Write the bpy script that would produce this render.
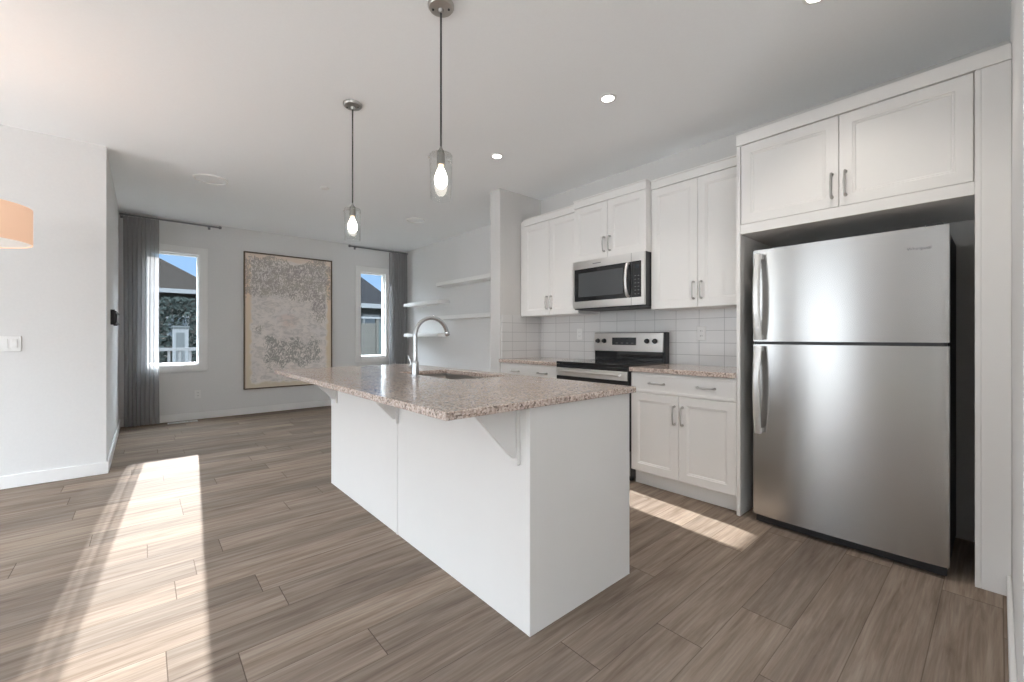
import bpy, bmesh, math, random
from mathutils import Vector, Matrix
random.seed(7)
C = bpy.context.scene
COL = C.collection
for o in list(bpy.data.objects): bpy.data.objects.remove(o)
PI = math.pi
# ------------------------------------------------------------------ camera
cam_d = bpy.data.cameras.new('camera'); cam = bpy.data.objects.new('camera', cam_d); COL.objects.link(cam)
cam_d.sensor_width = 36.0; cam_d.lens = 424/1024*36; cam_d.shift_y = -4/1024
cam_d.clip_start = 0.02; cam_d.clip_end = 300
cam.location = (0, 0, 1.145); cam.rotation_euler = (PI/2, 0, -math.radians(41.0))
C.camera = cam
# ------------------------------------------------------------------ exposure
C.view_settings.view_transform = 'Standard'; C.view_settings.look = 'None'
C.view_settings.gamma = 1.0; C.view_settings.use_curve_mapping = False
C.view_settings.exposure = 0.42
C.cycles.max_bounces = 20; C.cycles.diffuse_bounces = 12; C.cycles.transparent_max_bounces = 16
# ------------------------------------------------------------------ sky
w = bpy.data.worlds.new('sky'); C.world = w; w.use_nodes = True
nt = w.node_tree; nt.nodes.clear()
wo = nt.nodes.new('ShaderNodeOutputWorld'); bg = nt.nodes.new('ShaderNodeBackground')
tc = nt.nodes.new('ShaderNodeTexCoord'); sp = nt.nodes.new('ShaderNodeSeparateXYZ'); rp = nt.nodes.new('ShaderNodeValToRGB')
nt.links.new(tc.outputs['Generated'], sp.inputs[0]); nt.links.new(sp.outputs['Z'], rp.inputs[0])
rp.color_ramp.elements[0].position = 0.02; rp.color_ramp.elements[0].color = (0.62, 0.72, 0.84, 1)
rp.color_ramp.elements[1].position = 0.32; rp.color_ramp.elements[1].color = (16.0, 18.0, 20.0, 1)
e = rp.color_ramp.elements.new(0.12); e.color = (0.30, 0.50, 0.80, 1)
e = rp.color_ramp.elements.new(0.22); e.color = (0.30, 0.50, 0.80, 1)
nt.links.new(rp.outputs[0], bg.inputs[0]); bg.inputs[1].default_value = 1.0
nt.links.new(bg.outputs[0], wo.inputs[0])
# ------------------------------------------------------------------ sun, plus added fill lamps out of view
def light(name, kind, loc, energy, color=(1,1,1), **kw):
    l = bpy.data.lights.new(name, kind); l.energy = energy; l.color = color
    d = kw.pop('dir', None)
    for k, v in kw.items(): setattr(l, k, v)
    o = bpy.data.objects.new(name, l); COL.objects.link(o); o.location = loc
    if d: o.rotation_euler = Vector(d).to_track_quat('-Z', 'Y').to_euler()
    return o
light('sun', 'SUN', (2, 20, 8), 16.0, (1.0, 0.985, 0.97), angle=math.radians(0.3), dir=(-0.070, -1.0, -0.348))
light('left_fill', 'AREA', (-3.58, 2.15, 1.15), 19, (0.93, 0.97, 1.0), shape='RECTANGLE', size=0.9, size_y=2.1, dir=(1, 0.0, 0.5))  # added fill lamp, stands in for daylight from the unseen left side
light('left_fill', 'AREA', (-3.58, 4.10, 1.15), 24, (0.93, 0.97, 1.0), shape='RECTANGLE', size=1.2, size_y=2.1, dir=(1, 0.0, 0.3))  # second added fill lamp, set clear of the refrigerator's reflection
light('rear_fill', 'AREA', (-2.6, -3.20, 0.9), 135, (0.93, 0.97, 1.0), shape='RECTANGLE', size=1.2, size_y=0.4, dir=(0.1, 0.1, 1.0))  # added upward fill behind the camera, brightens the room off the ceiling

# ------------------------------------------------------------------ materials
def mat(name, col=(0.8,0.8,0.8), rough=0.5, metal=0.0, emis=None, es=0.0, spec=0.5, aniso=None, coat=0.0):
    m = bpy.data.materials.new(name); m.use_nodes = True
    b = m.node_tree.nodes['Principled BSDF']
    b.inputs['Base Color'].default_value = (*col, 1); b.inputs['Roughness'].default_value = rough
    b.inputs['Metallic'].default_value = metal; b.inputs['Specular IOR Level'].default_value = spec
    if coat: b.inputs['Coat Weight'].default_value = coat; b.inputs['Coat Roughness'].default_value = 0.05
    if emis: b.inputs['Emission Color'].default_value = (*emis, 1); b.inputs['Emission Strength'].default_value = es
    return m
class N:
    def __init__(s, m): s.t = m.node_tree; s.b = s.t.nodes['Principled BSDF']
    def n(s, typ, **kw):
        x = s.t.nodes.new(typ)
        for k, v in kw.items(): setattr(x, k, v)
        return x
    def l(s, a, b): s.t.links.new(a, b)
    def pos(s): return s.n('ShaderNodeNewGeometry').outputs['Position']
    def math(s, op, a, b=None, c=None):
        x = s.n('ShaderNodeMath', operation=op)
        for i, v in enumerate((a, b, c)):
            if v is None: continue
            if isinstance(v, (int, float)): x.inputs[i].default_value = v
            else: s.l(v, x.inputs[i])
        return x.outputs[0]
    def xyz(s, v):
        x = s.n('ShaderNodeSeparateXYZ'); s.l(v, x.inputs[0]); return x.outputs
    def comb(s, a, b, c=0.0):
        x = s.n('ShaderNodeCombineXYZ')
        for i, v in enumerate((a, b, c)):
            if isinstance(v, (int, float)): x.inputs[i].default_value = v
            else: s.l(v, x.inputs[i])
        return x.outputs[0]
    def ramp(s, f, stops):
        r = s.n('ShaderNodeValToRGB'); cr = r.color_ramp
        while len(cr.elements) < len(stops): cr.elements.new(0.5)
        for e, (p, c) in zip(cr.elements, stops): e.position = p; e.color = (*c, 1) if len(c) == 3 else c
        s.l(f, r.inputs[0]); return r.outputs[0]
    def mix(s, f, a, b, mode='MIX'):
        x = s.n('ShaderNodeMix', data_type='RGBA', blend_type=mode)
        for i, v in ((0, f), (6, a), (7, b)):
            if isinstance(v, (int, float)): x.inputs[i].default_value = v
            elif isinstance(v, tuple): x.inputs[i].default_value = (*v, 1)
            else: s.l(v, x.inputs[i])
        return x.outputs[2]
    def noise(s, v, scale, detail=2.0, rough=0.5, dist=0.0):
        x = s.n('ShaderNodeTexNoise'); s.l(v, x.inputs['Vector']); x.inputs['Scale'].default_value = scale
        x.inputs['Detail'].default_value = detail; x.inputs['Roughness'].default_value = rough; x.inputs['Distortion'].default_value = dist
        return x.outputs['Fac']
    def bump(s, h, strength=0.2, dist=0.01):
        x = s.n('ShaderNodeBump'); s.l(h, x.inputs['Height']); x.inputs['Strength'].default_value = strength
        x.inputs['Distance'].default_value = dist; s.l(x.outputs[0], s.b.inputs['Normal'])
def speckled(name, col, rough, amp=0.03, scale=60, bump=0.03):
    m = mat(name, col, rough); k = N(m); f = k.noise(k.pos(), scale, 3)
    c = k.mix(f, tuple(v*(1-amp) for v in col), tuple(min(1, v*(1+amp)) for v in col)); k.l(c, k.b.inputs['Base Color'])
    k.bump(f, bump, 0.002); return m
M = {}
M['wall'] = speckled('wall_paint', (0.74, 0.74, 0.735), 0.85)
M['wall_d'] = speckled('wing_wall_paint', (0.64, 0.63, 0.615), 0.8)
M['ceiling'] = speckled('ceiling_paint', (0.92, 0.94, 0.955), 0.9, 0.02, 90, 0.08)
M['trim'] = speckled('trim_paint', (0.84, 0.84, 0.83), 0.4, 0.01)
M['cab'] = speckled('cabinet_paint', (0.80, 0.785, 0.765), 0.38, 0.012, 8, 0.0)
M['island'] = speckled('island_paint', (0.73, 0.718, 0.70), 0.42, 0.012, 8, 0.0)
M['seam'] = speckled('joint_shadow', (0.35, 0.34, 0.33), 0.7)
M['nickel'] = mat('brushed_nickel', (0.50, 0.485, 0.465), 0.32, 0.95)
M['socket'] = mat('grey_socket_metal', (0.30, 0.29, 0.275), 0.4, 0.7)
M['chrome'] = mat('satin_chrome', (0.55, 0.56, 0.57), 0.2, 1.0)
M['bronze'] = mat('bronze_frame', (0.16, 0.12, 0.085), 0.4, 0.7)
M['cord'] = mat('dark_cord', (0.05, 0.05, 0.05), 0.5)
M['black'] = mat('black_plastic', (0.02, 0.02, 0.022), 0.4)
M['blackglass'] = mat('black_glass', (0.012, 0.013, 0.015), 0.06)
M['darkwin'] = mat('smoked_window', (0.07, 0.075, 0.08), 0.12)
M['fridgeside'] = mat('dark_grey_enamel', (0.03, 0.03, 0.032), 0.45)
M['plate'] = mat('white_plate', (0.82, 0.82, 0.81), 0.35)
M['slot'] = mat('dark_slot', (0.12, 0.12, 0.12), 0.6)
M['display'] = mat('display_glass', (0.02, 0.025, 0.03), 0.1)
M['rod'] = mat('pewter_rod', (0.22, 0.22, 0.23), 0.35, 0.8)
M['sink'] = mat('stainless_sink', (0.45, 0.43, 0.41), 0.3, 1.0)
M['burner'] = mat('burner_ring', (0.09, 0.09, 0.095), 0.25)
M['text'] = mat('grey_lettering', (0.28, 0.28, 0.29), 0.4, 0.6)
M['white_text'] = mat('pale_lettering', (0.6, 0.6, 0.6), 0.5)
def steel(name, base, rough, sx, sy, sz, amp):
    m = mat(name, base, rough, 1.0); k = N(m); x, y, z = k.xyz(k.pos())
    v = k.comb(k.math('MULTIPLY', x, sx), k.math('MULTIPLY', y, sy), k.math('MULTIPLY', z, sz))
    f = k.noise(v, 1.0, 3); r = k.math('MULTIPLY_ADD', f, amp, rough-amp/2); k.l(r, k.b.inputs['Roughness'])
    k.b.inputs['Anisotropic'].default_value = 0.8; k.b.inputs['Anisotropic Rotation'].default_value = 0.0
    k.l(k.comb(0.0, 0.0, 1.0), k.b.inputs['Tangent'])
    c = k.mix(f, tuple(v*0.985 for v in base), base); k.l(c, k.b.inputs['Base Color'])
    return m
M['steel'] = steel('brushed_stainless', (0.50, 0.495, 0.485), 0.26, 1, 1, 160, 0.03)
M['handle'] = mat('pale_satin_steel', (0.80, 0.795, 0.785), 0.42, 0.9)
M['steel_l'] = steel('bright_stainless', (0.76, 0.75, 0.735), 0.34, 1, 1, 160, 0.03)
# floor planks
def floor_mat():
    m = mat('plank_floor', (0.3, 0.25, 0.2), 0.38); k = N(m); x, y, z = k.xyz(k.pos())
    W, L = 0.182, 1.22
    yr = k.math('DIVIDE', k.math('ADD', y, 20.03), W); row = k.math('FLOOR', yr); fy = k.math('FRACT', yr)
    wn = k.n('ShaderNodeTexWhiteNoise', noise_dimensions='1D'); k.l(row, wn.inputs['W'])
    xs = k.math('DIVIDE', k.math('ADD', k.math('ADD', x, 30), k.math('MULTIPLY', wn.outputs['Value'], L)), L)
    col = k.math('FLOOR', xs); fx = k.math('FRACT', xs)
    w2 = k.n('ShaderNodeTexWhiteNoise', noise_dimensions='2D'); k.l(k.comb(row, col), w2.inputs['Vector']); pid = w2.outputs['Value']
    gv = k.comb(k.math('MULTIPLY_ADD', x, 1.3, k.math('MULTIPLY', pid, 37.0)), k.math('MULTIPLY', y, 16.0), k.math('MULTIPLY', pid, 11.0))
    g1 = k.noise(gv, 1.6, 6, 0.62, 0.6)
    gv2 = k.comb(k.math('MULTIPLY_ADD', x, 3.0, k.math('MULTIPLY', pid, 91.0)), k.math('MULTIPLY', y, 90.0), pid)
    g2 = k.noise(gv2, 1.0, 4, 0.6, 0.2)
    g3 = k.noise(k.comb(k.math('MULTIPLY', x, 0.9), k.math('MULTIPLY', y, 5.0), pid), 1.0, 3)
    c = k.ramp(g1, [(0.28, (0.180, 0.137, 0.109)), (0.45, (0.243, 0.194, 0.157)), (0.62, (0.294, 0.243, 0.200)), (0.8, (0.350, 0.297, 0.250))])
    c = k.mix(0.42, c, k.ramp(g2, [(0.3, (0.55, 0.55, 0.55)), (0.7, (1.25, 1.25, 1.25))]), 'MULTIPLY')
    c = k.mix(0.6, c, k.ramp(g3, [(0.3, (0.82, 0.82, 0.84)), (0.7, (1.16, 1.14, 1.1))]), 'MULTIPLY')
    c = k.mix(1.0, c, k.ramp(pid, [(0.0, (0.86, 0.86, 0.87)), (1.0, (1.16, 1.14, 1.12))]), 'MULTIPLY')
    ey = k.math('MINIMUM', fy, k.math('SUBTRACT', 1.0, fy)); ex = k.math('MINIMUM', fx, k.math('SUBTRACT', 1.0, fx))
    sy = k.math('LESS_THAN', ey, 0.0085); sx = k.math('LESS_THAN', ex, 0.0014); s = k.math('MAXIMUM', k.math('MULTIPLY', sy, 0.55), k.math('MULTIPLY', sx, 0.8))
    c = k.mix(s, c, (0.085, 0.062, 0.048)); k.l(c, k.b.inputs['Base Color'])
    k.l(k.math('MULTIPLY_ADD', g2, 0.12, 0.60), k.b.inputs['Roughness']); k.b.inputs['Specular IOR Level'].default_value = 0.006
    k.bump(k.math('SUBTRACT', k.math('MULTIPLY', g2, 0.3), s), 0.12, 0.002)
    return m
M['floor'] = floor_mat()
def granite():
    m = mat('speckled_granite', (0.5,0.4,0.35), 0.13, coat=0.0); k = N(m); p = k.pos()
    vo = k.n('ShaderNodeTexVoronoi'); k.l(p, vo.inputs['Vector']); vo.inputs['Scale'].default_value = 150
    r, g, b = k.xyz(vo.outputs['Color'])
    c = k.ramp(r, [(0.0, (0.15, 0.12, 0.105)), (0.14, (0.32, 0.25, 0.215)), (0.38, (0.49, 0.39, 0.335)), (0.68, (0.59, 0.49, 0.435)), (0.9, (0.68, 0.60, 0.54))])
    f = k.noise(p, 14, 3); c = k.mix(0.35, c, k.ramp(f, [(0.3, (0.75, 0.72, 0.72)), (0.7, (1.2, 1.15, 1.1))]), 'MULTIPLY')
    f2 = k.noise(p, 300, 2); c = k.mix(k.math('GREATER_THAN', f2, 0.68), c, (0.10, 0.08, 0.075)); k.l(c, k.b.inputs['Base Color'])
    return m
M['granite'] = granite()
def tiles():
    m = mat('glazed_tile', (0.75,0.75,0.74), 0.16); k = N(m); x, y, z = k.xyz(k.pos())
    v = k.comb(k.math('ADD', k.math('ADD', x, y), -3.5+10-0.06), k.math('ADD', z, 5-0.97+0.05), 0)
    b = k.n('ShaderNodeTexBrick'); b.offset = 0.0; k.l(v, b.inputs['Vector'])
    for n_, val in (('Scale', 1.0), ('Mortar Size', 0.0022), ('Mortar Smooth', 0.2), ('Brick Width', 0.203), ('Row Height', 0.1015)): b.inputs[n_].default_value = val
    b.inputs['Color1'].default_value = (0.70, 0.695, 0.685, 1); b.inputs['Color2'].default_value = (0.73, 0.725, 0.715, 1); b.inputs['Mortar'].default_value = (0.42, 0.415, 0.41, 1)
    k.l(b.outputs['Color'], k.b.inputs['Base Color']); k.bump(k.math('SUBTRACT', 1.0, b.outputs['Fac']), 0.4, 0.002)
    return m
M['tile'] = tiles()
def glassy(name, tint=(1,1,1), refl=1.0, rough=0.0):
    m = bpy.data.materials.new(name); m.use_nodes = True; t = m.node_tree; t.nodes.clear()
    o = t.nodes.new('ShaderNodeOutputMaterial'); mx = t.nodes.new('ShaderNodeMixShader'); tr = t.nodes.new('ShaderNodeBsdfTransparent'); gl = t.nodes.new('ShaderNodeBsdfGlossy')
    fr = t.nodes.new('ShaderNodeLayerWeight'); fr.inputs[0].default_value = 0.5; pw = t.nodes.new('ShaderNodeMath'); pw.operation = 'POWER'; pw.inputs[1].default_value = 3.5; t.links.new(fr.outputs['Facing'], pw.inputs[0]); mu = t.nodes.new('ShaderNodeMath'); mu.operation = 'MULTIPLY_ADD'; mu.inputs[1].default_value = refl; mu.inputs[2].default_value = 0.03*refl
    tr.inputs[0].default_value = (*tint, 1); gl.inputs['Roughness'].default_value = rough
    t.links.new(pw.outputs[0], mu.inputs[0]); t.links.new(mu.outputs[0], mx.inputs[0]); t.links.new(tr.outputs[0], mx.inputs[1]); t.links.new(gl.outputs[0], mx.inputs[2]); t.links.new(mx.outputs[0], o.inputs[0])
    return m
M['pane'] = glassy('window_glass', (0.97, 0.98, 0.98), 0.5)
M['glass'] = glassy('clear_glass', (0.97, 0.975, 0.975), 0.7)
def cloth_mat():
    m = bpy.data.materials.new('sheer_grey_cloth'); m.use_nodes = True; t = m.node_tree; k = N(m)
    k.b.inputs['Base Color'].default_value = (0.40, 0.40, 0.41, 1); k.b.inputs['Roughness'].default_value = 0.9
    o = [n for n in t.nodes if n.type == 'OUTPUT_MATERIAL'][0]
    tl = k.n('ShaderNodeBsdfTranslucent'); tl.inputs[0].default_value = (0.58, 0.58, 0.59, 1)
    tr = k.n('ShaderNodeBsdfTransparent'); tr.inputs[0].default_value = (0.9, 0.9, 0.9, 1)
    a = k.n('ShaderNodeMixShader'); a.inputs[0].default_value = 0.45; k.l(k.b.outputs[0], a.inputs[1]); k.l(tl.outputs[0], a.inputs[2])
    b = k.n('ShaderNodeMixShader'); b.inputs[0].default_value = 0.40; k.l(a.outputs[0], b.inputs[1]); k.l(tr.outputs[0], b.inputs[2]); k.l(b.outputs[0], o.inputs[0])
    return m
M['cloth'] = cloth_mat()
PX0, PX1, PZ0, PZ1 = 1.115, 2.37, 0.368, 2.410
def painting_mat():
    m = mat('abstract_canvas', (0.7,0.65,0.6), 0.8); k = N(m); x, y, z = k.xyz(k.pos())
    u = k.math('DIVIDE', k.math('SUBTRACT', x, PX0), PX1-PX0); v = k.math('DIVIDE', k.math('SUBTRACT', z, PZ0), PZ1-PZ0)
    p = k.comb(x, z, 0)
    base = k.ramp(k.noise(p, 2.2, 4), [(0.3, (0.78, 0.73, 0.71)), (0.5, (0.88, 0.82, 0.78)), (0.7, (0.82, 0.78, 0.77))])
    edge = k.math('MINIMUM', k.math('MINIMUM', u, k.math('SUBTRACT', 1.0, u)), k.math('MULTIPLY', k.math('MINIMUM', v, k.math('SUBTRACT', 1.0, v)), 1.6))
    wob = k.math('MULTIPLY_ADD', k.noise(p, 9, 3), 0.10, -0.05)
    inner = k.ramp(k.math('ADD', edge, wob), [(0.055, (0,0,0)), (0.085, (1,1,1))])
    base = k.mix(inner, k.ramp(v, [(0.0, (0.72, 0.64, 0.52)), (0.35, (0.80, 0.68, 0.53)), (0.75, (0.86, 0.70, 0.56)), (1.0, (0.82, 0.71, 0.62))]), base)
    pk = k.math('ADD', k.math('POWER', k.math('MULTIPLY', k.math('SUBTRACT', u, 0.48), 5.5), 2.0), k.math('POWER', k.math('MULTIPLY', k.math('SUBTRACT', v, 0.50), 10.0), 2.0))
    base = k.mix(k.ramp(k.math('ADD', pk, k.noise(p, 10, 2)), [(0.3, (0.7,0.7,0.7)), (1.6, (0,0,0))]), base, (0.80, 0.64, 0.58))
    # leaf-like brush dabs
    vv = k.comb(k.math('MULTIPLY', x, 30.0), k.math('MULTIPLY', z, 17.0), k.math('MULTIPLY', k.noise(p, 6, 3), 4.0))
    n1 = k.noise(vv, 1.0, 5, 0.6, 1.6)
    n3 = k.noise(k.comb(k.math('MULTIPLY', x, 14.0), k.math('MULTIPLY', z, 60.0), 3.0), 1.0, 4, 0.6, 0.8)
    dab = k.math('ADD', k.math('MULTIPLY', k.math('SUBTRACT', n1, 0.47), 1.1), k.math('MULTIPLY', k.math('SUBTRACT', n3, 0.5), 0.25))
    faint = k.ramp(k.math('MULTIPLY', k.noise(k.comb(k.math('MULTIPLY', x, 9.0), k.math('MULTIPLY', z, 16.0), 7.0), 1.0, 5, 0.7, 1.0), inner), [(0.46, (0,0,0)), (0.60, (0.6,0.6,0.6))])
    base = k.mix(faint, base, (0.56, 0.53, 0.51))
    top = k.ramp(k.math('ADD', v, k.math('MULTIPLY_ADD', k.noise(p, 5, 3), 0.22, -0.11)), [(0.62, (0,0,0)), (0.72, (1,1,1)), (0.95, (0.9,0.9,0.9)), (0.98, (0,0,0))])
    rgt = k.math('MULTIPLY', k.ramp(u, [(0.68, (0,0,0)), (0.80, (1,1,1)), (0.90, (1,1,1)), (0.94, (0,0,0))]), k.ramp(v, [(0.42, (0,0,0)), (0.55, (0.9,0.9,0.9)), (0.7, (1,1,1))]))
    lft = k.math('MULTIPLY', k.ramp(u, [(0.06, (0,0,0)), (0.12, (1,1,1)), (0.17, (1,1,1)), (0.24, (0,0,0))]), k.ramp(v, [(0.38, (0,0,0)), (0.44, (0.9,0.9,0.9)), (0.50, (0,0,0))]))
    low = k.math('MULTIPLY', k.ramp(k.math('ADD', v, k.math('MULTIPLY_ADD', k.noise(p, 6, 3), 0.2, -0.1)), [(0.13, (0,0,0)), (0.19, (1,1,1)), (0.34, (0.9,0.9,0.9)), (0.42, (0,0,0))]), k.ramp(u, [(0.14, (0,0,0)), (0.28, (1,1,1)), (0.82, (0.8,0.8,0.8)), (0.93, (0,0,0))]))
    reg = k.math('MAXIMUM', k.math('MAXIMUM', top, rgt), k.math('MAXIMUM', low, lft))
    fac = k.ramp(k.math('MULTIPLY', k.math('ADD', k.math('MULTIPLY', dab, 4.0), 0.42), reg), [(0.30, (0,0,0)), (0.52, (0.8,0.8,0.8))])
    dk = k.ramp(k.noise(p, 4, 2), [(0.35, (0.36, 0.31, 0.31)), (0.65, (0.46, 0.43, 0.36))])
    dk = k.mix(k.math('LESS_THAN', v, 0.42), dk, (0.30, 0.30, 0.275))
    c = k.mix(fac, base, dk); k.l(c, k.b.inputs['Base Color']); k.bump(n1, 0.2, 0.003)
    return m
M['canvas'] = painting_mat()
M['shade'] = mat('peach_linen', (0.80, 0.55, 0.40), 0.8, emis=(1.0, 0.62, 0.42), es=0.33)
M['diffuser'] = mat('opal_diffuser', (0.8, 0.78, 0.75), 0.6, emis=(1.0, 0.9, 0.82), es=0.2)
M['bulb'] = mat('lit_bulb', (1, 1, 1), 0.5, emis=(1.0, 0.93, 0.80), es=14.0)
M['bulb_base'] = mat('lit_bulb_neck', (0.9, 0.8, 0.7), 0.5, emis=(1.0, 0.70, 0.42), es=1.0)
M['down'] = mat('lit_lens', (1, 1, 1), 0.5, emis=(1.0, 0.96, 0.9), es=8.0)
M['siding'] = speckled('grey_siding', (0.0187, 0.0179, 0.0164), 0.8)
M['siding2'] = speckled('pale_siding', (0.0374, 0.0411, 0.043), 0.8)
M['shingle'] = speckled('dark_shingles', (0.0095, 0.0085, 0.0078), 0.9, 0.25, 6, 0.1)
M['shingle2'] = speckled('grey_shingles', (0.0075, 0.0078, 0.0086), 0.9, 0.2, 6, 0.1)
M['extrim'] = mat('exterior_white', (0.0711, 0.0748, 0.0785), 0.5)
M['deck'] = speckled('deck_boards', (0.0449, 0.0411, 0.0374), 0.8, 0.15, 10)
M['lawn'] = speckled('lawn', (0.0224, 0.0281, 0.0187), 0.95, 0.3, 3)
M['leaf'] = speckled('hedge_leaves', (0.0105, 0.0135, 0.0127), 0.8, 0.5, 4)
M['fence'] = speckled('timber_fence', (0.0374, 0.0366, 0.0337), 0.85, 0.15, 5)
M['exglass'] = mat('far_window_glass', (0.02, 0.025, 0.03), 0.6, spec=0.1)
M['teal'] = speckled('pale_teal_panel', (0.0318, 0.0393, 0.0393), 0.6)

for k_ in ('siding', 'siding2', 'shingle', 'shingle2', 'extrim', 'deck', 'lawn', 'leaf', 'fence', 'teal'):
    M[k_].node_tree.nodes['Principled BSDF'].inputs['Specular IOR Level'].default_value = 0.0
# ------------------------------------------------------------------ geometry helpers
WL = {}
def box(bm, x0, x1, y0, y1, z0, z1):
    x0, x1 = sorted((x0, x1)); y0, y1 = sorted((y0, y1)); z0, z1 = sorted((z0, z1))
    v = [bm.verts.new(p) for p in ((x0,y0,z0),(x1,y0,z0),(x1,y1,z0),(x0,y1,z0),(x0,y0,z1),(x1,y0,z1),(x1,y1,z1),(x0,y1,z1))]
    for f in ((0,3,2,1),(4,5,6,7),(0,1,5,4),(1,2,6,5),(2,3,7,6),(3,0,4,7)): bm.faces.new([v[i] for i in f])
    return v
def poly(bm, pts, ax, a0, a1):
    # extrude a polygon: pts 2-D, ax = axis of extrusion
    def P(p, a): return {'x': (a, p[0], p[1]), 'y': (p[0], a, p[1]), 'z': (p[0], p[1], a)}[ax]
    A = [bm.verts.new(P(p, a0)) for p in pts]; B = [bm.verts.new(P(p, a1)) for p in pts]
    n = len(pts); bm.faces.new(A); bm.faces.new(B[::-1])
    for i in range(n): bm.faces.new((A[i], B[i], B[(i+1) % n], A[(i+1) % n]))
def tube(bm, pts, r, seg=10, cap=True, rs=None):
    pts = [Vector(p) for p in pts]; rings = []; up = None
    for i, p in enumerate(pts):
        d = (pts[min(i+1, len(pts)-1)] - pts[max(i-1, 0)]).normalized()
        if up is None: up = d.orthogonal().normalized()
        up = (up - d*up.dot(d)).normalized(); s = d.cross(up); rr = rs[i] if rs else r
        rings.append([bm.verts.new(p + (up*math.cos(2*PI*k/seg) + s*math.sin(2*PI*k/seg))*rr) for k in range(seg)])
    for a, b in zip(rings, rings[1:]):
        for k in range(seg):
            f = bm.faces.new((a[k], a[(k+1) % seg], b[(k+1) % seg], b[k])); f.smooth = True
    if cap: bm.faces.new(rings[0][::-1]); bm.faces.new(rings[-1])
def lathe(bm, c, prof, seg=32, axis='z', smooth=True, closed=False):
    rings = []
    for r, h in prof:
        ring = []
        for k in range(seg):
            a = 2*PI*k/seg; ca, sa = r*math.cos(a), r*math.sin(a)
            q = {'z': (ca, sa, h), 'x': (h, ca, sa), 'y': (ca, h, sa)}[axis]
            ring.append(bm.verts.new((c[0]+q[0], c[1]+q[1], c[2]+q[2])))
        rings.append(ring)
    prs = list(zip(rings, rings[1:])) + ([(rings[-1], rings[0])] if closed else [])
    for a, b in prs:
        for k in range(seg):
            f = bm.faces.new((a[k], a[(k+1) % seg], b[(k+1) % seg], b[k])); f.smooth = smooth
    if not closed:
        if prof[0][0] > 1e-6: bm.faces.new(rings[0][::-1])
        if prof[-1][0] > 1e-6: bm.faces.new(rings[-1])
def obj(name, bm, m, parent=None, bevel=0.0, kind=None, keep=False):
    bmesh.ops.remove_doubles(bm, verts=bm.verts, dist=1e-6)
    bmesh.ops.recalc_face_normals(bm, faces=bm.faces)
    xs = [v.co for v in bm.verts]
    lo = Vector([min(p[i] for p in xs) for i in range(3)]); hi = Vector([max(p[i] for p in xs) for i in range(3)])
    c = (lo+hi)/2
    if not parent: c.z = lo.z
    for v in bm.verts: v.co -= c
    me = bpy.data.meshes.new(name); bm.to_mesh(me); bm.free(); me.set_sharp_from_angle(angle=math.radians(38))
    o = bpy.data.objects.new(name, me); COL.objects.link(o); me.materials.append(M[m] if isinstance(m, str) else m)
    WL[o] = c
    if parent: o.parent = parent; o.location = c - WL[parent]
    else: o.location = c
    if bevel:
        b = o.modifiers.new('bevel', 'BEVEL'); b.width = bevel; b.segments = 2; b.limit_method = 'ANGLE'; b.angle_limit = math.radians(35)
    if kind: o['kind'] = kind
    return o
def B(): return bmesh.new()
def bobj(name, boxes, m, parent=None, bevel=0.0, kind=None):
    bm = B()
    for b in boxes: box(bm, *b)
    return obj(name, bm, m, parent, bevel, kind)
def thing(name, label, cat, loc, group=None):
    o = bpy.data.objects.new(name, None); COL.objects.link(o); o.location = loc; WL[o] = Vector(loc)
    o.empty_display_size = 0.1
    o['label'] = label; o['category'] = cat
    if group: o['group'] = group
    return o
def tag(o, label, cat, group=None):
    o['label'] = label; o['category'] = cat
    if group: o['group'] = group
    return o
def dup(root, loc, label=None):
    r = root.copy(); COL.objects.link(r); r.location = loc
    if label: r['label'] = label
    for ch in list(root.children):
        c = ch.copy(); COL.objects.link(c); c.parent = r
        for g in ch.children:
            d = g.copy(); COL.objects.link(d); d.parent = c
    return r
def text_obj(name, s, size, loc, rot, m, parent, depth=0.0004):
    cu = bpy.data.curves.new(name, 'FONT'); cu.body = s; cu.size = size; cu.extrude = depth; cu.align_x = 'CENTER'; cu.align_y = 'CENTER'
    t = bpy.data.objects.new(name+'_tmp', cu); COL.objects.link(t); t.rotation_euler = rot; t.location = loc
    bpy.context.view_layer.update()
    dg = bpy.context.evaluated_depsgraph_get(); me = bpy.data.meshes.new_from_object(t.evaluated_get(dg))
    bm = B(); bm.from_mesh(me); bm.transform(t.matrix_world); bpy.data.objects.remove(t); bpy.data.meshes.remove(me)
    return obj(name, bm, m, parent)

# ------------------------------------------------------------------ the setting
CH = 2.74; YB = 7.33; XL = -0.235; YW = 4.92; XK = 3.50; XS = 3.725; YN = -0.035
YWG = 3.51; XWG = 2.88
bobj('floor', [(-3.8, 4.0, -3.6, 7.55, -0.12, 0)], 'floor', kind='structure')
bobj('ceiling', [(-3.8, 4.0, -3.6, 7.55, CH, CH+0.12)], 'ceiling', kind='structure')
W1 = (0.02, 0.60, 0.755, 2.30); W2 = (2.85, 3.34, 0.79, 2.30)        # rough openings x0 x1 z0 z1
bm = B()
y0, y1 = YB, YB+0.16
for (a, b, c, d) in ((-0.40, W1[0], 0, CH), (W1[1], W2[0], 0, CH), (W2[1], 3.9, 0, CH), (W1[0], W1[1], 0, W1[2]), (W1[0], W1[1], W1[3], CH), (W2[0], W2[1], 0, W2[2]), (W2[0], W2[1], W2[3], CH)):
    box(bm, a, b, y0, y1, c, d)
obj('wall_back', bm, 'wall', kind='structure')
bobj('wall_left', [(-3.75, XL, YW, YW+0.14, 0, CH), (XL-0.14, XL, YW+0.14, YB, 0, CH)], 'wall', kind='structure')
bobj('wall_right', [(XK, XK+0.14, -0.16, YWG, 0, CH)], 'wall_d', kind='structure')
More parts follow.
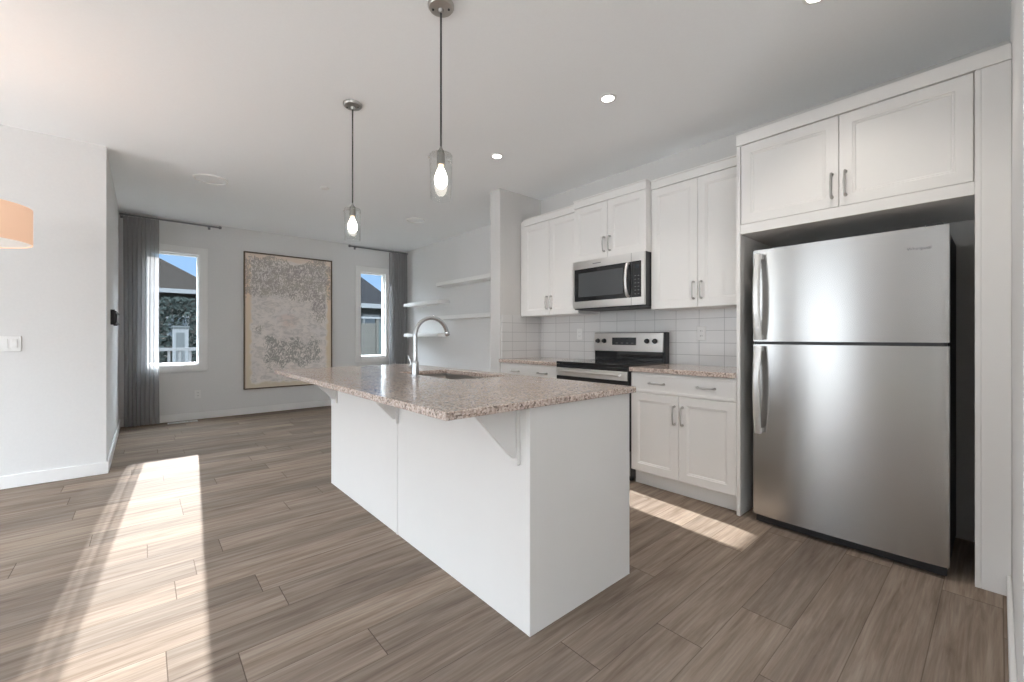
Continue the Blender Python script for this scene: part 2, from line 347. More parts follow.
bobj('wall_wing', [(XWG, XK+0.38, YWG, YWG+0.17, 0, CH)], 'wall_d', bevel=0.006, kind='structure')
bobj('wall_shelf', [(XS, XS+0.14, YWG+0.17, YB, 0, CH)], 'wall', kind='structure')
bobj('wall_near', [(1.5, XK, YN-0.13, YN, 0, CH)], 'wall', kind='structure')
# unseen dining side: left and rear openings added and sized to tune incoming light
bobj('wall_far_left', [(-3.75, -3.61, -3.5, 1.65, 0, CH), (-3.75, -3.61, 2.65, 3.45, 0, CH), (-3.75, -3.61, 4.75, YW, 0, CH), (-3.75, -3.61, 1.65, 2.65, 2.3, CH), (-3.75, -3.61, 3.45, 4.75, 2.3, CH)], 'wall', kind='structure')
bobj('wall_rear', [(-3.75, -3.2, -3.55, -3.41, 0, CH), (-2.0, 3.64, -3.55, -3.41, 0, CH), (-3.2, -2.0, -3.55, -3.41, 2.3, CH), (-3.2, -2.0, -3.55, -3.41, 0, 0.35)], 'wall', kind='structure')
bobj('wall_hall', [(3.50, 3.64, -3.41, -0.17, 0, CH)], 'wall', kind='structure')
# baseboards
def baseboard(name, x0, x1, y0, y1):
    bobj(name, [(x0, x1, y0, y1, 0.001, 0.10)], 'trim', bevel=0.004, kind='structure')
baseboard('baseboard_back', XL+0.016, XS, YB-0.015, YB)
baseboard('baseboard_left', -3.6, XL+0.015, YW-0.015, YW)
baseboard('baseboard_passage', XL, XL+0.015, YW, YB)
baseboard('baseboard_shelf', XS-0.015, XS, YWG+0.186, YB-0.016)
baseboard('baseboard_wing', XWG-0.014, XWG, YWG-0.0, YWG+0.17)
baseboard('baseboard_near', 1.5, 2.86, YN, YN+0.015)
# tiled backsplashes
bobj('trim_1', [(XK-0.010, XK, 1.105, YWG, 0.91, 1.385)], 'tile', kind='structure')
bobj('trim_2', [(XWG+0.02, XK-0.010, YWG-0.010, YWG, 0.91, 1.385)], 'tile', kind='structure')

def window(name, W, cx, yb=YB):
    x0, x1, z0, z1 = W
    # casing on the room side
    c = 0.085
    bm = B()
    for b in ((x0-c, x0+0.012, z0-c, z1+c), (x1-0.012, x1+c, z0-c, z1+c), (x0+0.012, x1-0.012, z1-0.012, z1+c), (x0+0.012, x1-0.012, z0-c, z0+0.012)):
        box(bm, b[0], b[1], yb-0.018, yb, b[2], b[3])
    root = obj(name, bm, 'trim', bevel=0.004, kind='structure')
    fr = B()
    f = 0.032
    for b in ((x0, x0+f, z0, z1), (x1-f, x1, z0, z1), (x0+f, x1-f, z0, z0+f), (x0+f, x1-f, z1-f, z1)):
        box(fr, b[0], b[1], yb+0.06, yb+0.13, b[2], b[3])
    # reveal lining
    for b in ((x0, x0+0.008, z0, z1), (x1-0.008, x1, z0, z1), (x0+0.008, x1-0.008, z0, z0+0.008), (x0+0.008, x1-0.008, z1-0.008, z1)):
        box(fr, b[0], b[1], yb, yb+0.06, b[2], b[3])
    obj('window_frame', fr, 'trim', root)
    bobj('window_pane', [(x0+f, x1-f, yb+0.09, yb+0.096, z0+f, z1-f)], 'pane', root)
    return root
window('window_1', W1, 0); window('window_2', W2, 0)

# ------------------------------------------------------------------ cabinet pieces (all face -X)
def shaker(bm, xf, y0, y1, z0, z1, t=0.019, fw=0.058, bead=True):
    rings = [(0, t), (0, 0.002), (0.002, 0), (fw, 0), (fw+0.004, 0.004), (fw+0.010, 0.004), (fw+0.014, 0.008)]
    vs = []
    for ins, dep in rings:
        vs.append([bm.verts.new((xf+dep, y, z)) for (y, z) in ((y0+ins, z0+ins), (y1-ins, z0+ins), (y1-ins, z1-ins), (y0+ins, z1-ins))])
    bm.faces.new(vs[0]); bm.faces.new(vs[-1][::-1])
    for a, b in zip(vs, vs[1:]):
        for i in range(4): bm.faces.new((a[i], a[(i+1) % 4], b[(i+1) % 4], b[i]))
def pull(parent, xf, y, z0, z1, horiz=False, name='handle'):
    # bow pull with two stepped feet
    bm = B(); out = 0.030
    def P(o, s): return (xf-o, (s if horiz else y), (z0 if horiz else s))
    a, b = (y, z1) if horiz else (z0, z1)
    L = b-a
    pts = [P(0, a+0.010), P(out*0.7, a+0.010), P(out*0.95, a+0.016), P(out, a+0.030), P(out+0.003, (a+b)/2), P(out, b-0.030), P(out*0.95, b-0.016), P(out*0.7, b-0.010), P(0, b-0.010)]
    tube(bm, pts, 0.0045, 8, rs=[0.009, 0.0072, 0.006, 0.0055, 0.0066, 0.0055, 0.006, 0.0072, 0.009])
    for s in (a+0.010, b-0.010):
        q = P(0.002, s); lathe(bm, q, [(0.009, 0.002), (0.009, -0.002), (0.006, -0.004)], 12, 'x')
    return obj(name, bm, 'nickel', parent)
G = 0.0016
XF = 2.88
def doors(root, xf, y0, y1, z0, z1, hz, first='in', n=2):
    ym = (y0+y1)/2
    for i in range(2):
        a, b = (y0, ym) if i == 0 else (ym, y1)
        bm = B(); shaker(bm, xf, a+G, b-G, z0+G, z1-G); d = obj('door', bm, 'cab', root)
        pull(d, xf, ym + (-0.030 if i == 0 else 0.030), hz[0], hz[1])
def carcass(root, x0, x1, y0, y1, z0, z1, m='cab'):
    return bobj('carcass', [(x0, x1, y0, y1, z0, z1)], m, root)
def crown(root, xf, y0, y1, z0, z1, left=0.0, right=0.0):
    # plain board with a small lip
    bm = B(); box(bm, xf-0.004, XK-0.001, y0, y1, z0, z1-0.012); box(bm, xf-0.012, XK-0.001, y0, y1, z1-0.012, z1)
    return obj('crown', bm, 'cab', root, 0.002)

# wall cabinets
XU = 3.17
def wall_cab(label, xf, y0, y1, z0, zt, hz, extra=()):
    r = thing('wall_cabinet', label, 'cabinet', ((xf+XK)/2, (y0+y1)/2, z0))
    carcass(r, xf+0.0195, XK-0.0005, y0, y1, z0, zt)
    doors(r, xf, y0, y1, z0, zt-0.003, hz)
    crown(r, xf, y0, y1, zt, 2.435)
    return r
wall_cab('white two-door wall cabinet above the short worktop left of the refrigerator', XU, 1.112, 1.893, 1.372, 2.360, (1.430, 1.575))
r = wall_cab('short white two-door wall cabinet directly above the microwave, standing proud', 3.10, 1.895, 2.665, 1.850, 2.360, (1.900, 2.045))
r = wall_cab('white two-door wall cabinet in the far kitchen corner against the wing wall', XU, 2.667, 3.45, 1.372, 2.360, (1.430, 1.575))
bobj('filler_strip', [(XU+0.004, XU+0.02, 3.451, YWG-0.0105, 1.372, 2.423)], 'cab', r)

# tall fridge surround
r = thing('refrigerator_surround_cabinet', 'tall white surround with two upper doors, enclosing the stainless refrigerator', 'cabinet', (3.19, 0.58, 0))
bobj('side_panel', [(XF-0.003, XK-0.0005, 1.088, 1.110, 0, 2.365)], 'cab', r, 0.001)
bobj('side_panel', [(XF-0.003, XK-0.0005, 0.056, 0.075, 0, 2.365)], 'cab', r, 0.001)
bobj('filler_strip', [(XF-0.003, XF+0.016, YN+0.001, 0.0555, 0, 2.365)], 'cab', r, 0.001)
carcass(r, XF+0.0195, XK-0.0005, 0.0755, 1.0875, 1.80, 2.365)
bobj('bottom_rail', [(XF, XF+0.019, 0.0755, 1.0875, 1.80, 1.860)], 'cab', r, 0.001)
for i, (a, b) in enumerate(((0.078, 0.580), (0.580, 1.085))):
    bm = B(); shaker(bm, XF, a+G, b-G, 1.862, 2.362); d = obj('door', bm, 'cab', r)
    pull(d, XF, 0.580+(-0.030 if i == 0 else 0.030), 1.908, 2.055)
bm = B(); box(bm, XF-0.010, XK-0.001, YN+0.001, 1.110, 2.366, 2.436); obj('crown', bm, 'cab', r, 0.002)

# base cabinets
def base_cab(label, y0, y1, drawer_pulls=True):
    r = thing('base_cabinet', label, 'cabinet', (3.19, (y0+y1)/2, 0))
    carcass(r, XF+0.0195, XK-0.0105, y0, y1, 0.11, 0.878)
    bobj('toe_kick', [(XF+0.065, XF+0.085, y0, y1, 0, 0.1095)], 'cab', r)
    bm = B()
    # drawer front with a thin raised edge
    rings = [(0, 0.019), (0, 0.002), (0.002, 0), (0.018, 0), (0.021, 0.003)]
    vs = []
    for ins, dep in rings: vs.append([bm.verts.new((XF+dep, y, z)) for (y, z) in ((y0+G+ins, 0.724+ins), (y1-G-ins, 0.724+ins), (y1-G-ins, 0.868-ins), (y0+G+ins, 0.868-ins))])
    bm.faces.new(vs[0]); bm.faces.new(vs[-1][::-1])
    for a, b in zip(vs, vs[1:]):
        for i in range(4): bm.faces.new((a[i], a[(i+1) % 4], b[(i+1) % 4], b[i]))
    d = obj('drawer', bm, 'cab', r)
    w = y1-y0
    for s in (0.25, 0.72): pull(d, XF+0.003, y0+w*s-0.068, 0.797, y0+w*s+0.068, horiz=True)
    doors(r, XF, y0, y1, 0.116, 0.720, (0.510, 0.655))
    return r
base_cab('white base cabinet with drawer and two doors between range and refrigerator', 1.112, 1.893)
base_cab('white base cabinet in the far corner between range and wing wall', 2.660, YWG-0.011)
tag(bobj('worktop', [(XF-0.028, XK-0.0105, 1.1115, 1.8945, 0.8785, 0.912)], 'granite', bevel=0.004), 'short speckled pink-beige granite worktop between range and refrigerator', 'countertop')
tag(bobj('worktop', [(XF-0.028, XK-0.0105, 2.6585, YWG-0.0105, 0.8785, 0.912)], 'granite', bevel=0.004), 'speckled pink-beige granite worktop in the far corner left of the range', 'countertop')

# ------------------------------------------------------------------ range
Y0, Y1 = 1.897, 2.656
r = thing('electric_range', 'stainless and black freestanding electric range under the microwave', 'stove', (3.16, (Y0+Y1)/2, 0))
bobj('body', [(2.885, 3.478, Y0, Y1, 0.03, 0.905)], 'fridgeside', r, 0.003)
bobj('leg', [(2.93, 2.97, Y0+0.03, Y0+0.07, 0, 0.03)], 'black', r); bobj('leg', [(2.93, 2.97, Y1-0.07, Y1-0.03, 0, 0.03)], 'black', r)
bobj('leg', [(3.40, 3.44, Y0+0.03, Y0+0.07, 0, 0.03)], 'black', r); bobj('leg', [(3.40, 3.44, Y1-0.07, Y1-0.03, 0, 0.03)], 'black', r)
ck = bobj('cooktop', [(2.845, 3.40, Y0-0.0005, Y1+0.0005, 0.9055, 0.926)], 'blackglass', r, 0.004)
for (cx, cy, rr) in ((2.99, 2.08, 0.105), (2.99, 2.47, 0.085), (3.26, 2.08, 0.08), (3.26, 2.47, 0.105)):
    bm = B(); lathe(bm, (cx, cy, 0.9262), [(rr, 0), (rr, 0.0004), (rr-0.004, 0.0004), (rr-0.004, 0)], 40, closed=True); obj('burner_ring', bm, 'burner', ck)
bobj('backguard', [(3.405, 3.478, Y0, Y1, 0.9055, 1.188)], 'black', r, 0.006)
bobj('lower_panel', [(3.398, 3.4045, Y0+0.02, Y1-0.01, 0.930, 1.008)], 'blackglass', r)
cp = B(); poly(cp, [(3.385, 1.012), (3.4045, 1.012), (3.4045, 1.182), (3.394, 1.182)], 'y', Y0+0.012, Y1-0.004); cp = obj('control_panel', cp, 'steel_l', r, 0.002)
bobj('display', [(3.386, 3.390, 2.175, 2.435, 1.070, 1.140)], 'display', cp)
for i in range(4):
    bobj('button', [(3.3852, 3.3862, 2.20+0.056*i, 2.225+0.056*i, 1.085, 1.092)], 'slot', cp)
for y in (1.985, 2.062, 2.525, 2.600):
    bm = B(); lathe(bm, (3.388, y, 1.108), [(0.022, 0.0), (0.022, -0.008), (0.017, -0.014), (0.016, -0.026), (0.0, -0.027)], 24, 'x')
    box(bm, 3.356, 3.363, y-0.003, y+0.003, 1.096, 1.122); obj('knob', bm, 'black', r)
od = bobj('oven_door', [(2.845, 2.884, Y0+0.002, Y1-0.002, 0.26, 0.900)], 'blackglass', r, 0.004)
bobj('door_band', [(2.838, 2.8445, Y0+0.004, Y1-0.004, 0.800, 0.872)], 'steel_l', od, 0.002)
bobj('oven_window', [(2.841, 2.8445, Y0+0.12, Y1-0.12, 0.40, 0.68)], 'darkwin', od)
bm = B(); tube(bm, [(2.800, Y0+0.05, 0.845), (2.798, (Y0+Y1)/2, 0.845), (2.800, Y1-0.05, 0.845)], 0.012, 12)
for y in (Y0+0.075, Y1-0.075): box(bm, 2.80, 2.8378, y-0.012, y+0.012, 0.836, 0.854)
obj('handle', bm, 'steel_l', od)
bobj('storage_drawer', [(2.848, 2.884, Y0+0.002, Y1-0.002, 0.05, 0.250)], 'steel', r, 0.004)

# ------------------------------------------------------------------ microwave
r = thing('microwave_oven', 'stainless over-the-range microwave with black glass door and curved handle', 'microwave', (3.28, (Y0+Y1)/2, 1.40))
bobj('body', [(3.10, XK-0.0105, Y0, Y1, 1.402, 1.8495)], 'black', r, 0.003)
bm = B(); f = 3.072; yd = 2.015
fd = bobj('front_frame', [(f, 3.0995, Y0+0.002, Y1-0.002, 1.775, 1.847), (f, 3.0995, Y0+0.002, Y1-0.002, 1.412, 1.475), (f, 3.0995, Y0+0.002, Y0+0.026, 1.475, 1.775), (f, 3.0995, Y1-0.022, Y1-0.002, 1.475, 1.775)], 'steel_l', r)
bobj('door_glass', [(f+0.002, 3.0995, yd, Y1-0.0225, 1.4755, 1.7745)], 'blackglass', r)
bobj('viewing_window', [(f+0.0005, f+0.0018, yd+0.085, Y1-0.07, 1.515, 1.735)], 'darkwin', r)
kp = bobj('keypad', [(f+0.002, 3.0995, Y0+0.0265, yd-0.0015, 1.4755, 1.7745)], 'blackglass', r)
bobj('display', [(f+0.001, f+0.0019, Y0+0.045, yd-0.03, 1.71, 1.745)], 'display', kp)
for i in range(2):
    for j in range(6): bobj('button', [(f+0.0012, f+0.0019, Y0+0.045+0.03*i, Y0+0.060+0.03*i, 1.50+0.030*j, 1.506+0.030*j)], 'slot', kp)
bobj('door_gap', [(f-0.0006, f+0.0005, yd+0.001, yd+0.004, 1.412, 1.847)], 'slot', r)
bm = B(); hy = yd+0.030
tube(bm, [(f, hy, 1.765), (f-0.022, hy, 1.755), (f-0.040, hy, 1.70), (f-0.046, hy, 1.625), (f-0.040, hy, 1.55), (f-0.022, hy, 1.495), (f, hy, 1.485)], 0.013, 12)
obj('handle', bm, 'steel_l', r)
bobj('bottom_vent', [(3.12, 3.40, Y0+0.08+0.11*i, Y0+0.17+0.11*i, 1.396, 1.4015) for i in range(6)], 'slot', r)
bobj('badge', [(f-0.0006, f, 2.33, 2.42, 1.806, 1.814)], 'text', r)

# ------------------------------------------------------------------ refrigerator
FY0, FY1, FX = 0.155, 1.004, 2.845
r = thing('refrigerator', 'stainless top-freezer refrigerator in the tall white surround', 'refrigerator', (3.15, 0.58, 0))
bobj('cabinet_body', [(FX+0.075, 3.46, FY0+0.006, FY1-0.006, 0.03, 1.662)], 'fridgeside', r, 0.004)
def fdoor(name, z0, z1):
    # slightly crowned door skin
    bm = B(); n = 14; pts = []
    for i in range(n+1):
        t = i/n; y = FY0 + (FY1-FY0)*t; pts.append((FX + 0.010*(2*t-1)**4 + 0.004*(2*t-1)**2, y))
    pts += [(FX+0.068, FY1), (FX+0.068, FY0)]
    A = [bm.verts.new((p[0], p[1], z0)) for p in pts]; Bv = [bm.verts.new((p[0], p[1], z1)) for p in pts]
    bm.faces.new(A); bm.faces.new(Bv[::-1])
    for i in range(len(pts)):
        fc = bm.faces.new((A[i], Bv[i], Bv[(i+1) % len(pts)], A[(i+1) % len(pts)]))
        if i < n: fc.smooth = True
    return obj(name, bm, 'steel', r, 0.0)
d1 = fdoor('freezer_door', 1.118, 1.678); d2 = fdoor('refrigerator_door', 0.055, 1.100)
bobj('gasket', [(FX+0.012, FX+0.074, FY0+0.008, FY1-0.008, 1.1005, 1.1175)], 'black', r)
bobj('gasket', [(FX+0.0685, FX+0.0745, FY0+0.01, FY1-0.01, 0.06, 1.0995)], 'black', r)
bobj('hinge', [(FX+0.006, FX+0.05, FY0+0.02, FY0+0.10, 1.103, 1.115)], 'fridgeside', r)
bobj('hinge', [(FX+0.02, FX+0.12, FY0+0.02, FY0+0.08, 1.6785, 1.690)], 'fridgeside', r)
bobj('base_grille', [(FX+0.035, FX+0.07, FY0+0.01, FY1-0.01, 0.008, 0.052)], 'black', r)
for y in (FY0+0.05, FY1-0.05): bobj('foot', [(FX+0.05, FX+0.10, y-0.03, y+0.03, 0, 0.029)], 'black', r)
def fhandle(par, za, zb):
    # tapered flat bar, thicker near the door split (za) and curving in at the far end (zb)
    bm = B(); n = 16; yc = FY1-0.040; rings = []
    for i in range(n+1):
        t = i/n; z = za+(zb-za)*t
        off = 0.052*math.sin(PI*min(1, 0.22+t*0.78))**0.6 if t < 1 else 0.0
        off = 0.030 + 0.030*math.sin(PI*t)
        wd = 0.021 - 0.004*t; th = 0.009; x = FX-off
        rings.append([bm.verts.new((x+a, yc+b, z)) for a, b in ((-th, -wd*0.6), (-th, wd*0.6), (-th*0.3, wd), (th, wd), (th, -wd), (-th*0.3, -wd))])
    for a, b in zip(rings, rings[1:]):
        for k in range(6): bm.faces.new((a[k], a[(k+1) % 6], b[(k+1) % 6], b[k]))
    bm.faces.new(rings[0]); bm.faces.new(rings[-1][::-1])
    s = 1 if zb > za else -1
    for z in (za, zb-s*0.03): box(bm, FX-0.030, FX+0.010, yc-0.011, yc+0.011, min(z, z+s*0.03), max(z, z+s*0.03))
    obj('handle', bm, 'handle', par)
fhandle(d1, 1.128, 1.650); fhandle(d2, 1.090, 0.560)
text_obj('lettering', 'Whirlpool', 0.021, (FX+0.0032, 0.258, 1.577), (PI/2, 0, -PI/2), 'text', d1, 0.0006)

# ------------------------------------------------------------------ island
IX0, IX1, IY0, IY1 = 1.113, 1.775, 1.175, 3.44
ZT, TH = 0.906, 0.028; ZB = ZT-TH
r = thing('kitchen_island', 'long white kitchen island base with plain panelled sides under granite', 'kitchen island', (1.44, 2.3, 0))
# body is an open shell round the sink
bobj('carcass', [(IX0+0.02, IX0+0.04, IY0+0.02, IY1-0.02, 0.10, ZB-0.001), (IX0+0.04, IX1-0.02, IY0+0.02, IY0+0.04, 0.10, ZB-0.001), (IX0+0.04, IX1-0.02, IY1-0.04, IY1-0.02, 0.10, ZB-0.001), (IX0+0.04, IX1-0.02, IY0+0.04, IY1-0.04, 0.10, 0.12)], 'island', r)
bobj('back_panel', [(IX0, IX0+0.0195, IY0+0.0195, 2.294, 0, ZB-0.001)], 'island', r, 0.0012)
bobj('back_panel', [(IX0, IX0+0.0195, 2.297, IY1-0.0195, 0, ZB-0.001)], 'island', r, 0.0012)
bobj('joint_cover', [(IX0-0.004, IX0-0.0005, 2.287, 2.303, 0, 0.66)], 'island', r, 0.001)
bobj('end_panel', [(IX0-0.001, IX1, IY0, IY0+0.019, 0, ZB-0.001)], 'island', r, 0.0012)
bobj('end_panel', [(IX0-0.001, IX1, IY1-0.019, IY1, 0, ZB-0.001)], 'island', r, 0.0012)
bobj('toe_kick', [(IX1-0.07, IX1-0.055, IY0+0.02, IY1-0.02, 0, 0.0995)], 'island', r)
n = 4; wd = (IY1-IY0-0.04)/n
for i in range(n):
    bm = B(); shaker(bm, -(IX1), -(IY0+0.02+wd*(i+1))+G, -(IY0+0.02+wd*i)-G, 0.11, ZB-0.012)
    for v in bm.verts: v.co = Vector((-v.co.x, -v.co.y, v.co.z))
    obj('door', bm, 'cab', r)
for yb_ in (1.250, 2.295, 3.315):
    bm = B()
    box(bm, IX0-0.016, IX0-0.0015, yb_-0.020, yb_+0.020, 0.645, ZB-0.001)
    box(bm, IX0-0.215, IX0-0.016, yb_-0.020, yb_+0.020, ZB-0.014, ZB-0.001)
    poly(bm, [(IX0-0.016, ZB-0.014), (IX0-0.205, ZB-0.014), (IX0-0.205, ZB-0.022), (IX0-0.030, 0.672), (IX0-0.016, 0.672)], 'y', yb_-0.009, yb_+0.009)
    obj('bracket', bm, 'island', r, 0.001)
# worktop with the sink cut out
TX0, TX1, TY0, TY1 = 0.722, 1.795, 1.150, 3.480
SX0, SX1, SY0, SY1 = 1.315, 1.690, 1.985, 2.680
def frame_plate(bm, o, i, z0, z1):
    def ring(q, z): return [bm.verts.new((x, y, z)) for x, y in ((q[0], q[2]), (q[1], q[2]), (q[1], q[3]), (q[0], q[3]))]
    ot, ob, it, ib = ring(o, z1), ring(o, z0), ring(i, z1), ring(i, z0)
    for a, b in ((ot, it), (ob, ib), (ot, ob), (it, ib)):
        for k in range(4): bm.faces.new((a[k], a[(k+1) % 4], b[(k+1) % 4], b[k]))
bm = B(); frame_plate(bm, (TX0, TX1, TY0, TY1), (SX0, SX1, SY0, SY1), ZB, ZT)
tag(obj('island_worktop', bm, 'granite', bevel=0.003), 'large overhanging speckled granite worktop on the white island', 'countertop')
# sink
r = thing('kitchen_sink', 'undermounted stainless double-bowl sink set in the island worktop', 'sink', ((SX0+SX1)/2, (SY0+SY1)/2, 0.70))
ym = (SY0+SY1)/2
bm = B()
for (a, b) in ((SY0+0.004, ym-0.012), (ym+0.012, SY1-0.004)):
    prev = None
    for ins, z in ((0, 0.870), (0.004, 0.72), (0.020, 0.702), (0.06, 0.700)):
        ring = [bm.verts.new((x, y, z)) for x, y in ((SX0+0.004+ins, a+ins), (SX1-0.004-ins, a+ins), (SX1-0.004-ins, b-ins), (SX0+0.004+ins, b-ins))]
        if prev:
            for k in range(4): bm.faces.new((prev[k], prev[(k+1) % 4], ring[(k+1) % 4], ring[k]))
        prev = ring
    bm.faces.new(prev)
o = obj('bowls', bm, 'sink', r); s = o.modifiers.new('s', 'SOLIDIFY'); s.thickness = 0.0015; s.offset = 1
bobj('divider', [(SX0+0.004, SX1-0.004, ym-0.012, ym+0.012, 0.80, 0.866)], 'sink', r, 0.003)
bobj('rim', [(SX0-0.012, SX0+0.004, SY0-0.012, SY1+0.012, ZB-0.008, ZB-0.001), (SX1-0.004, SX1+0.012, SY0-0.012, SY1+0.012, ZB-0.008, ZB-0.001), (SX0+0.004, SX1-0.004, SY0-0.012, SY0+0.004, ZB-0.008, ZB-0.001), (SX0+0.004, SX1-0.004, SY1-0.004, SY1+0.012, ZB-0.008, ZB-0.001)], 'sink', r)
for yy in ((SY0+ym)/2, (SY1+ym)/2):
    bm = B(); lathe(bm, ((SX0+SX1)/2, yy, 0.7005), [(0.042, 0), (0.042, 0.003), (0.030, 0.004), (0.026, 0.001), (0.0, 0.001)], 24); obj('drain', bm, 'chrome', r)
# faucet
fx, fy = 1.232, 2.302
r = thing('gooseneck_faucet', 'tall satin chrome gooseneck faucet standing beside the island sink', 'faucet', (fx, fy, ZT))
bm = B(); lathe(bm, (fx, fy, ZT), [(0.027, 0.0), (0.027, 0.006), (0.022, 0.009), (0.021, 0.085), (0.018, 0.092), (0.013, 0.096)], 24); obj('base', bm, 'chrome', r)
bm = B(); R = 0.112; pts = [(fx, fy, ZT+0.09), (fx, fy, ZT+0.16), (fx, fy, ZT+0.24)]
for i in range(0, 17):
    a = PI - i*(PI*0.93)/16; pts.append((fx+R+R*math.cos(a), fy, ZT+0.245+R*math.sin(a)))
tube(bm, pts, 0.0125, 14); obj('spout', bm, 'chrome', r)
e = Vector(pts[-1]); d = (Vector(pts[-1])-Vector(pts[-2])).normalized()
bm = B(); tube(bm, [e-d*0.004, e+d*0.002, e+d*0.020, e+d*0.024], 0.014, 14, rs=[0.013, 0.0150, 0.0150, 0.013]); obj('aerator', bm, 'chrome', r)
bm = B(); tube(bm, [(fx, fy+0.018, ZT+0.055), (fx, fy+0.050, ZT+0.055)], 0.014, 12); tube(bm, [(fx, fy+0.045, ZT+0.060), (fx-0.006, fy+0.052, ZT+0.095), (fx-0.015, fy+0.062, ZT+0.125)], 0.005, 10, rs=[0.007, 0.006, 0.005]); obj('handle', bm, 'chrome', r)

# ------------------------------------------------------------------ pendants over the island
def pendant(label, x, y):
    r = thing('pendant_light', label, 'pendant lamp', (x, y, CH), 'glass pendants over the island')
    bm = B(); lathe(bm, (x, y, CH), [(0.062, -0.0005), (0.062, -0.012), (0.056, -0.020), (0.014, -0.024), (0.010, -0.040), (0.0, -0.041)], 36); cn = obj('canopy', bm, 'nickel', r)
    for s in (-1, 1):
        bm = B(); lathe(bm, (x+0.038*s*0.75, y-0.038*s*0.65, CH-0.0225), [(0.005, 0.001), (0.005, -0.004), (0.0, -0.006)], 12); obj('screw', bm, 'cord', cn)
    bm = B(); tube(bm, [(x, y, CH-0.035), (x, y, 2.05)], 0.0048, 10); obj('cord', bm, 'cord', r)
    bm = B(); lathe(bm, (x, y, 0), [(0.005, 2.058), (0.010, 2.045), (0.019, 2.032), (0.020, 1.972), (0.0, 1.972)], 24); obj('socket', bm, 'socket', r)
    bm = B(); lathe(bm, (x, y, 0), [(0.013, 1.9715), (0.013, 1.955), (0.0, 1.955)], 20); obj('bulb_neck', bm, 'bulb_base', r)
    bm = B(); lathe(bm, (x, y, 0), [(0.0, 1.9545), (0.014, 1.954), (0.022, 1.935), (0.030, 1.912), (0.031, 1.895), (0.027, 1.876), (0.016, 1.862), (0.0, 1.858)], 24); obj('bulb', bm, 'bulb', r)
    bm = B(); lathe(bm, (x, y, 0), [(0.021, 2.026), (0.050, 2.022), (0.055, 2.015), (0.0525, 1.90), (0.050, 1.805), (0.048, 1.805), (0.0505, 1.90), (0.053, 2.012), (0.049, 2.0195), (0.021, 2.0235)], 40, closed=True); sh = obj('glass_shade', bm, 'glass', r)
    for a in (0.3, 2.4, 4.5):
        bm = B(); c = Vector((x+0.054*math.cos(a), y+0.054*math.sin(a), 2.010)); dd = Vector((math.cos(a), math.sin(a), 0))
        tube(bm, [c-dd*0.001, c+dd*0.006, c+dd*0.009], 0.005, 10, rs=[0.003, 0.005, 0.004]); obj('thumbscrew', bm, 'nickel', r)
    return r
pendant('clear glass pendant nearer the camera, hanging over the front of the island', 1.078, 1.760)
pendant('clear glass pendant farther away, hanging over the sink end of the island', 1.080, 2.905)

# ceiling fittings
def downlight(label, x, y):
    r = thing('recessed_downlight', label, 'ceiling light', (x, y, CH), 'recessed downlights in front of the cabinets')
    bm = B(); lathe(bm, (x, y, CH), [(0.056, -0.0003), (0.056, -0.004), (0.040, -0.006), (0.040, -0.0003)], 32, closed=True); obj('trim_ring', bm, 'trim', r)
    bm = B(); lathe(bm, (x, y, CH), [(0.0395, -0.0003), (0.0395, -0.003), (0.0, -0.0032)], 32); obj('lens', bm, 'down', r)
    light('downlight_glow', 'SPOT', (x, y, CH-0.02), 20.0, (1.0, 0.93, 0.85), spot_size=math.radians(110), spot_blend=0.8, shadow_soft_size=0.04, dir=(0, 0, -1))
downlight('lit recessed downlight cut by the top edge of the photo, nearest the refrigerator', 2.37, 0.56)
downlight('lit recessed downlight in the ceiling, larger looking, near the range', 2.34, 1.715)
downlight('lit recessed downlight in the ceiling nearest the wing wall', 2.35, 2.905)
def speaker(label, x, y, R):
    r = thing('ceiling_speaker', label, 'speaker', (x, y, CH), 'round ceiling speakers')
    bm = B(); lathe(bm, (x, y, CH), [(R, -0.0003), (R, -0.012), (R-0.004, -0.016), (R-0.012, -0.014), (R-0.012, -0.0003)], 48, closed=True); obj('rim', bm, 'trim', r)
    bm = B(); lathe(bm, (x, y, CH), [(R-0.0145, -0.0003), (R-0.0145, -0.006), (0.0, -0.007)], 48); obj('grille', bm, 'ceiling', r)
speaker('white round ceiling speaker left, above the floor near the left window', 0.513, 5.22, 0.145)
speaker('white round ceiling speaker right, near the floating shelves', 2.80, 5.22, 0.125)
r = thing('sprinkler_cover', 'small white round cover plate in the ceiling between the two speakers', 'sprinkler', (1.466, 4.74, CH))
bm = B(); lathe(bm, (1.466, 4.74, CH), [(0.045, -0.0003), (0.045, -0.008), (0.040, -0.011), (0.0, -0.012)], 32); obj('cover_plate', bm, 'trim', r)

# drum pendant at the left edge
dx, dy = -0.716, 3.537; R = 0.25
r = thing('drum_pendant', 'glowing peach fabric drum pendant shade cut by the left photo edge', 'pendant lamp', (dx, dy, CH))
bm = B(); lathe(bm, (dx, dy, 0), [(R, 1.655), (R, 1.850), (R-0.004, 1.850), (R-0.004, 1.655)], 64, closed=True); obj('lamp_shade', bm, 'shade', r)
bm = B(); lathe(bm, (dx, dy, 0), [(R-0.005, 1.660), (R-0.005, 1.664), (0.0, 1.664)], 64); obj('diffuser', bm, 'diffuser', r)
bm = B(); tube(bm, [(dx, dy, CH-0.02), (dx, dy, 1.80)], 0.004, 8); obj('cord', bm, 'cord', r)
bm = B(); lathe(bm, (dx, dy, CH), [(0.06, -0.0003), (0.06, -0.02), (0.0, -0.022)], 32); obj('canopy', bm, 'nickel', r)
bm = B(); 
for a in (0, 2.094, 4.188): tube(bm, [(dx, dy, 1.835), (dx+(R-0.003)*math.cos(a), dy+(R-0.003)*math.sin(a), 1.835)], 0.002, 6)
obj('spider', bm, 'nickel', r)
